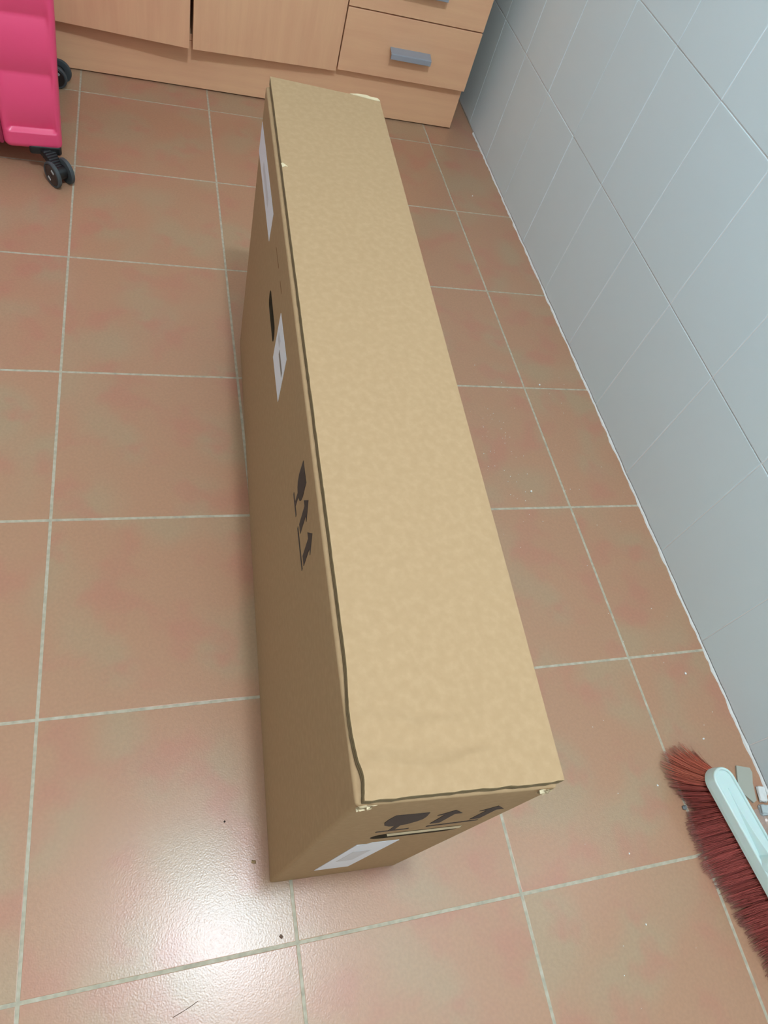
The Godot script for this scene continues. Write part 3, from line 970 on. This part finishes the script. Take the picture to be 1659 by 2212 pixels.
# ------------------------------------------------------------------ the broom
func broom() -> void:
	var axis := Vector3(0.165, 0, 0.986).normalized()
	var across := Vector3(axis.z, 0, -axis.x)           # towards the wall
	var a := g(3.052, 0, 5.720)                           # centre of the rounded tip
	var len := 0.76 * S
	var r := 0.0575 * S
	var mid := a + axis * len / 2
	var o := thing("broom", "broom head with dark red bristles and a pale mint plastic top", "broom", Vector3(mid.x, 0, mid.z), atan2(axis.x, axis.z))
	# local frame: z along the head, x across
	var hl := len / 2
	var yb := 0.190 * S
	var yt := 0.250 * S
	var prof := [Vector2(-0.004, yb), Vector2(0.0035, yb), Vector2(0.0030, yb + 0.006), Vector2(0.0008, yt - 0.0015), Vector2(0.0, yt - 0.0004), Vector2(-0.0008, yt), Vector2(-0.0028, yt), Vector2(-0.0034, yt - 0.0006), Vector2(-0.0038, yt - 0.0030), Vector2(-0.0062, yt - 0.0034)]
	var ring := func(k: int, n: int, off: float, y: float) -> Vector3:
		var q := k % (2 * n)
		var ang := PI * (q % n) / (n - 1)
		var rr := r + off
		if q < n:
			return Vector3(rr * cos(ang), y, hl + rr * sin(ang))
		return Vector3(-rr * cos(ang), y, -hl - rr * sin(ang))
	var n := 20
	var st := new_st()
	for p in prof.size() - 1:
		var d: Vector2 = prof[p + 1] - prof[p]
		var nn := Vector2(d.y, -d.x).normalized()
		for k in 2 * n:
			var pts := []
			var ns := []
			for e in [[k, p], [k + 1, p], [k + 1, p + 1], [k, p + 1]]:
				pts.append(ring.call(e[0], n, prof[e[1]].x, prof[e[1]].y))
				var dirv: Vector3 = (ring.call(e[0], n, 1.0, 0.0) - ring.call(e[0], n, 0.0, 0.0)).normalized()
				ns.append(Vector3(dirv.x * nn.x, nn.y, dirv.z * nn.x))
			quad(st, pts, ns)
	var fl: Vector2 = prof[prof.size() - 1]
	for k in 2 * n:   # recessed floor
		var p0: Vector3 = ring.call(k, n, fl.x, fl.y)
		var p1: Vector3 = ring.call(k + 1, n, fl.x, fl.y)
		if absf(p0.z - p1.z) > hl:
			continue
		tri(st, p0, p1, Vector3(0, fl.y, clampf((p0.z + p1.z) / 2, -hl, hl)), Vector3.UP, Vector3.UP, Vector3.UP)
	for k in 2 * n:   # underside
		var p0: Vector3 = ring.call(k, n, prof[0].x, yb)
		var p1: Vector3 = ring.call(k + 1, n, prof[0].x, yb)
		if absf(p0.z - p1.z) > hl:
			continue
		tri(st, p0, p1, Vector3(0, yb, clampf((p0.z + p1.z) / 2, -hl, hl)), Vector3.DOWN, Vector3.DOWN, Vector3.DOWN)
	for s in [[-1.0, fl.x, fl.y, Vector3.UP], [1.0, prof[0].x, yb, Vector3.DOWN]]:   # close the middle strips
		var rr: float = r + s[1]
		flat(st, Vector3(rr, s[2], -hl), Vector3(rr, s[2], hl), Vector3(-rr, s[2], hl), Vector3(-rr, s[2], -hl), s[3])
	part("broom_head", st.commit(), M.mint, o)
	# webs that rise from both tips to the handle socket
	for s in [-1.0, 1.0]:
		var wst := new_st()
		var steps := 10
		for k in steps:
			var f0 := float(k) / steps
			var f1 := float(k + 1) / steps
			var sec := []
			for f in [f0, f1]:
				var z: float = s * lerpf(hl - 0.012, 0.012, f)
				var hw := lerpf(0.0012, 0.0105, f)
				var hy := lerpf(0.0004, 0.0155, f * f)
				sec.append([Vector3(-hw * 1.15, fl.y - 0.0005, z), Vector3(-hw * 0.72, fl.y + hy, z), Vector3(hw * 0.72, fl.y + hy, z), Vector3(hw * 1.15, fl.y - 0.0005, z)])
			for q in 3:
				var nn: Vector3 = [Vector3(-0.9, 0.42, 0), Vector3(0, 1, 0.12 * s), Vector3(0.9, 0.42, 0)][q]
				flat(wst, sec[0][q], sec[1][q], sec[1][q + 1], sec[0][q + 1], nn.normalized())
		part("stiffening_web", wst.commit(), M.mint, o)
	# the socket for the handle, leaning, with its hole
	var sk := new_st()
	lathe(sk, [Vector2(0.0195, -0.012), Vector2(0.0178, 0.0), Vector2(0.0166, 0.013), Vector2(0.0156, 0.0150), Vector2(0.0125, 0.0150), Vector2(0.0115, 0.0140), Vector2(0.0105, -0.010), Vector2(0.0, -0.010)], 36, Basis(Vector3(0, 0, 1), deg_to_rad(-14)), Vector3(0.002, yt + 0.006, 0.0))
	part("handle_socket", sk.commit(), M.mint, o, Vector3.ZERO, Vector3.ZERO, "round socket with an empty handle hole")
	# bristles
	part("bristles", bristle_mesh(hl, r, yb), M.bristle, o).set_meta("kind", "stuff")


func bristle_mesh(hl: float, r: float, yb: float) -> ArrayMesh:
	var rg := RandomNumberGenerator.new()
	rg.seed = 77
	var pos := PackedVector3Array()
	var nor := PackedVector3Array()
	var col := PackedColorArray()
	var idx := PackedInt32Array()
	var tuft := noise(171, 1.0, 2)
	for k in 9000:
		# root inside the stadium
		var z := rg.randf_range(-hl - r, hl + r)
		var x := rg.randf_range(-r, r)
		var over := maxf(absf(z) - hl, 0.0)
		if x * x + over * over > r * r * 0.92:
			continue
		# gather into tufts 7 mm apart
		var tz := roundf(z / 0.0075) * 0.0075
		var tx := roundf(x / 0.0075) * 0.0075
		z = lerpf(z, tz, 0.25)
		x = lerpf(x, tx, 0.25)
		var fx := x / r
		var fz := z / (hl + r)
		var wob := tuft.get_noise_2d(tz * 60.0, tx * 40.0)
		var flare := 0.027 + 0.005 * wob + 0.013 * exp(-pow((z + hl - 0.095) / 0.05, 2))
		# the near-left notch in the skirt
		flare *= 1.0 - 0.55 * exp(-pow((z + hl - 0.024) / 0.015, 2)) * (1.0 if x < 0 else 0.3)
		var endz := signf(fz) * pow(absf(fz), 5.0) * 0.056
		var tip := Vector3(x + fx * flare * 1.15 + rg.randfn(0, 0.0016), 0.0012 + absf(rg.randfn(0, 0.0028)), z + fz * 0.006 + endz + rg.randfn(0, 0.0022) + wob * 0.004)
		var root := Vector3(x, yb + 0.001, z)
		var ctrl := Vector3(lerpf(root.x, tip.x, 0.30), yb * 0.52, lerpf(root.z, tip.z, 0.32)) + Vector3(rg.randfn(0, 0.001), 0, rg.randfn(0, 0.0015))
		var shade := rg.randf_range(0.75, 1.2) * (1.0 + 0.25 * tuft.get_noise_2d(tz * 90.0 + 50.0, tx * 90.0))
		var c := Color(0.50, 0.115, 0.098).lerp(Color(0.74, 0.205, 0.13), smoothstep(-hl + 0.012, -hl - 0.012, z)) * shade
		var dusty := Color(0.40, 0.27, 0.22) * rg.randf_range(0.7, 1.2)
		var segs := 5
		var thick := rg.randf_range(0.00030, 0.00050)
		var first := pos.size()
		for s in segs + 1:
			var f := float(s) / segs
			var p := root.lerp(ctrl, f).lerp(ctrl.lerp(tip, f), f)
			var t := ((ctrl - root).lerp(tip - ctrl, f)).normalized()
			var e := t.cross(Vector3(0.3, 0.1, 0.9)).normalized()
			var h := t.cross(e)
			var cc := c.lerp(dusty, smoothstep(0.80, 1.0, f) * 0.55)
			for q in 3:
				var an := TAU * q / 3
				var d := e * cos(an) + h * sin(an)
				pos.append(p + d * thick * (1.0 - 0.45 * f))
				nor.append(d)
				col.append(Color(cc.r, cc.g, cc.b, 1))
		for s in segs:
			for q in 3:
				var i0 := first + s * 3 + q
				var i1 := first + s * 3 + (q + 1) % 3
				idx.append_array([i0, i0 + 3, i1, i1, i0 + 3, i1 + 3])
	var arr := []
	arr.resize(Mesh.ARRAY_MAX)
	arr[Mesh.ARRAY_VERTEX] = pos
	arr[Mesh.ARRAY_NORMAL] = nor
	arr[Mesh.ARRAY_COLOR] = col
	arr[Mesh.ARRAY_INDEX] = idx
	var m := ArrayMesh.new()
	m.add_surface_from_arrays(Mesh.PRIMITIVE_TRIANGLES, arr)
	return m


# ------------------------------------------------------------------ litter on the floor
func lump(size: Vector3, seed_: int, rough := 0.3) -> ArrayMesh:
	var n := noise(seed_, 1.0, 2)
	var st := new_st()
	var bend := func(p: Vector3, nn: Vector3) -> Vector3:
		var q := p / size
		return p + nn * n.get_noise_3d(q.x * 2.2, q.y * 2.2, q.z * 2.2) * rough * minf(size.x, minf(size.y, size.z))
	rounded(st, size, minf(size.x, minf(size.y, size.z)) * 0.35, 2, Vector3.ZERO, Vector3i(3, 2, 3), false, Vector2.ZERO, bend)
	return st.commit()


func litter(called: String, mesh: Mesh, mat: Material, at: Vector3, label: String, category: String, group := "") -> void:
	var o := part(numbered(called), mesh, mat, self, at, Vector3(0, rng.randf() * TAU, 0))
	tag(o, label, category, group)


func debris() -> void:
	# things lying between the broom and the wall
	var flatp := func(u: float, v: float, l: float) -> Vector3: return Vector3(u * S, 0.0035 + l, v * S)
	var chip := plate(PackedVector2Array([Vector2(3.359, 5.637), Vector2(3.436, 5.659), Vector2(3.4386, 5.684), Vector2(3.413, 5.734), Vector2(3.391, 5.8155), Vector2(3.369, 5.8237), Vector2(3.3265, 5.770), Vector2(3.322, 5.725)]), flatp, 0.0035)
	var co := part("tile_chip", chip, M.chip, self, Vector3(0, -0.0031, 0))
	tag(co, "flat grey-beige chip lying between broom head and wall", "chip")
	var lump_white := part("plaster_lump", lump(Vector3(0.0145, 0.008, 0.025), 5, 0.25), M.plaster, self, g(3.437, 0, 5.792) + Vector3(0, 0.004, 0), Vector3(0, -0.25, 0))
	tag(lump_white, "white plaster lump between the grey-beige chip and the wall", "rubble")
	var lump_grey := part("plaster_fragment", lump(Vector3(0.024, 0.010, 0.016), 8, 0.3), M.plaster_grey, self, g(3.420, 0, 5.868) + Vector3(0, 0.005, 0), Vector3(0, -0.2, 0))
	tag(lump_grey, "pale grey plaster fragment on the floor beside the broom socket", "rubble")
	# crumpled clear film
	var st := new_st()
	var n := noise(191, 1.0, 3)
	var w := 12
	var grid := []
	for i in w + 1:
		for j in w + 1:
			var p := Vector2(float(i) / w - 0.5, float(j) / w - 0.5)
			grid.append(g(3.36, 0, 5.93) + Vector3(p.x * 0.042, 0.002 + 0.016 * absf(n.get_noise_2d(p.x * 3.5, p.y * 3.5)) * (1.0 - p.length()), p.y * 0.05))
	for i in w:
		for j in w:
			var k := [grid[i * (w + 1) + j], grid[(i + 1) * (w + 1) + j], grid[(i + 1) * (w + 1) + j + 1], grid[i * (w + 1) + j + 1]]
			var nn: Vector3 = (k[2] - k[0]).cross(k[1] - k[3]).normalized()
			flat(st, k[0], k[1], k[2], k[3], nn if nn.y > 0 else -nn)
	var film := part("clear_film", st.commit(), M.clear, self)
	tag(film, "scrap of crumpled clear plastic film beside the broom socket", "plastic film")
	# single crumbs one can point at
	var crumbs := [
		[3.295, 5.124, 0.0040, "white curled crumb on the cut tile below the wall"], [2.855, 5.665, 0.0030, "white crumb just left of the broom bristles"],
		[2.839, 5.835, 0.0, ""], [3.101, 2.971, 0.0042, "white crumb on the tile joint beside the middle of the carton"],
		[2.733, 3.879, 0.0042, "largest white crumb on the grout line right of the carton"], [2.571, 5.932, 0.0024, "tiny white crumb above the grout line near the broom"],
		[2.536, 6.217, 0.0024, "tiny white crumb on the near tile left of the broom"], [3.19, 0.755, 0.0035, "white crumb on the floor near the kickboard corner"],
		[3.235, 5.48, 0.0034, "pale crumb behind the broom tip"],
	]
	for c in crumbs:
		if c[2] > 0.0:
			litter("crumb", lump(Vector3(c[2], c[2] * 0.6, c[2] * 0.8), int(c[0] * 100)), M.plaster, g(c[0], 0, c[1]) + Vector3(0, c[2] * 0.3, 0), c[3], "crumb")
	litter("pebble", lump(Vector3(0.007, 0.005, 0.006), 44), M.pebble, g(2.955, 0, 5.786) + Vector3(0, 0.0024, 0), "small grey pebble caught at the edge of the bristles", "pebble")
	litter("brown_crumb", lump(Vector3(0.0034, 0.0016, 0.0044), 46), M.hair, g(0.929, 0, 5.967) + Vector3(0, 0.0008, 0), "brown crumb on the shiny tile near the carton corner", "crumb")
	litter("dark_crumb", lump(Vector3(0.0024, 0.0014, 0.0022), 47), M.dark, g(0.742, 0, 5.515) + Vector3(0, 0.0007, 0), "dark crumb on the tile left of the near carton corner", "crumb")
	litter("tan_crumb", lump(Vector3(0.004, 0.0012, 0.006), 49), M.kraft_inside, g(0.847, 0, 5.686) + Vector3(0, 0.0005, 0), "flat tan crumb right beside the near left edge of the carton", "crumb")
	# a hair
	var hs := new_st()
	var prev := Vector3.ZERO
	for k in 15:
		var f := k / 14.0
		var p := g(lerpf(0.604, 0.518, f) + 0.004 * sin(f * 4.0), 0.0, lerpf(6.114, 6.146, f)) + Vector3(0, 0.0006, 0)
		if k > 0:
			var t := (p - prev).normalized()
			var e := Vector3(t.z, 0, -t.x) * 0.00035
			var u := Vector3(0, 0.0005, 0)
			flat(hs, prev - e, p - e, p + u, prev + u, (Vector3.UP - e.normalized()).normalized())
			flat(hs, prev + e, p + e, p + u, prev + u, (Vector3.UP + e.normalized()).normalized())
		prev = p
	var hr := part("hair", hs.commit(), M.hair, self)
	tag(hr, "short dark hair lying on the nearest shiny tile", "hair")
	# dust nobody could count
	var ds := new_st()
	var rg := RandomNumberGenerator.new()
	rg.seed = 9
	var one := lump(Vector3(0.0014, 0.0008, 0.0012), 60)
	for k in 110:
		var p := Vector2(rg.randf_range(2.3, 3.45), rg.randf_range(2.8, 6.9))
		if k < 45:
			p = Vector2(2.62 + rg.randfn(0, 0.07), 3.55 + rg.randfn(0, 0.25))
		if p.x < 1.5 or p.x > 3.45 or (p.x > 2.85 and p.y > 5.45):
			continue
		ds.append_from(one, 0, Transform3D(Basis(Vector3.UP, rg.randf() * TAU).scaled(Vector3.ONE * rg.randf_range(0.4, 1.1)), g(p.x, 0, p.y) + Vector3(0, 0.0004, 0)))
	var dust := part("plaster_dust", ds.commit(), M.plaster, self)
	tag(dust, "fine white plaster dust scattered over the tiles beside the carton", "dust", "", "stuff")
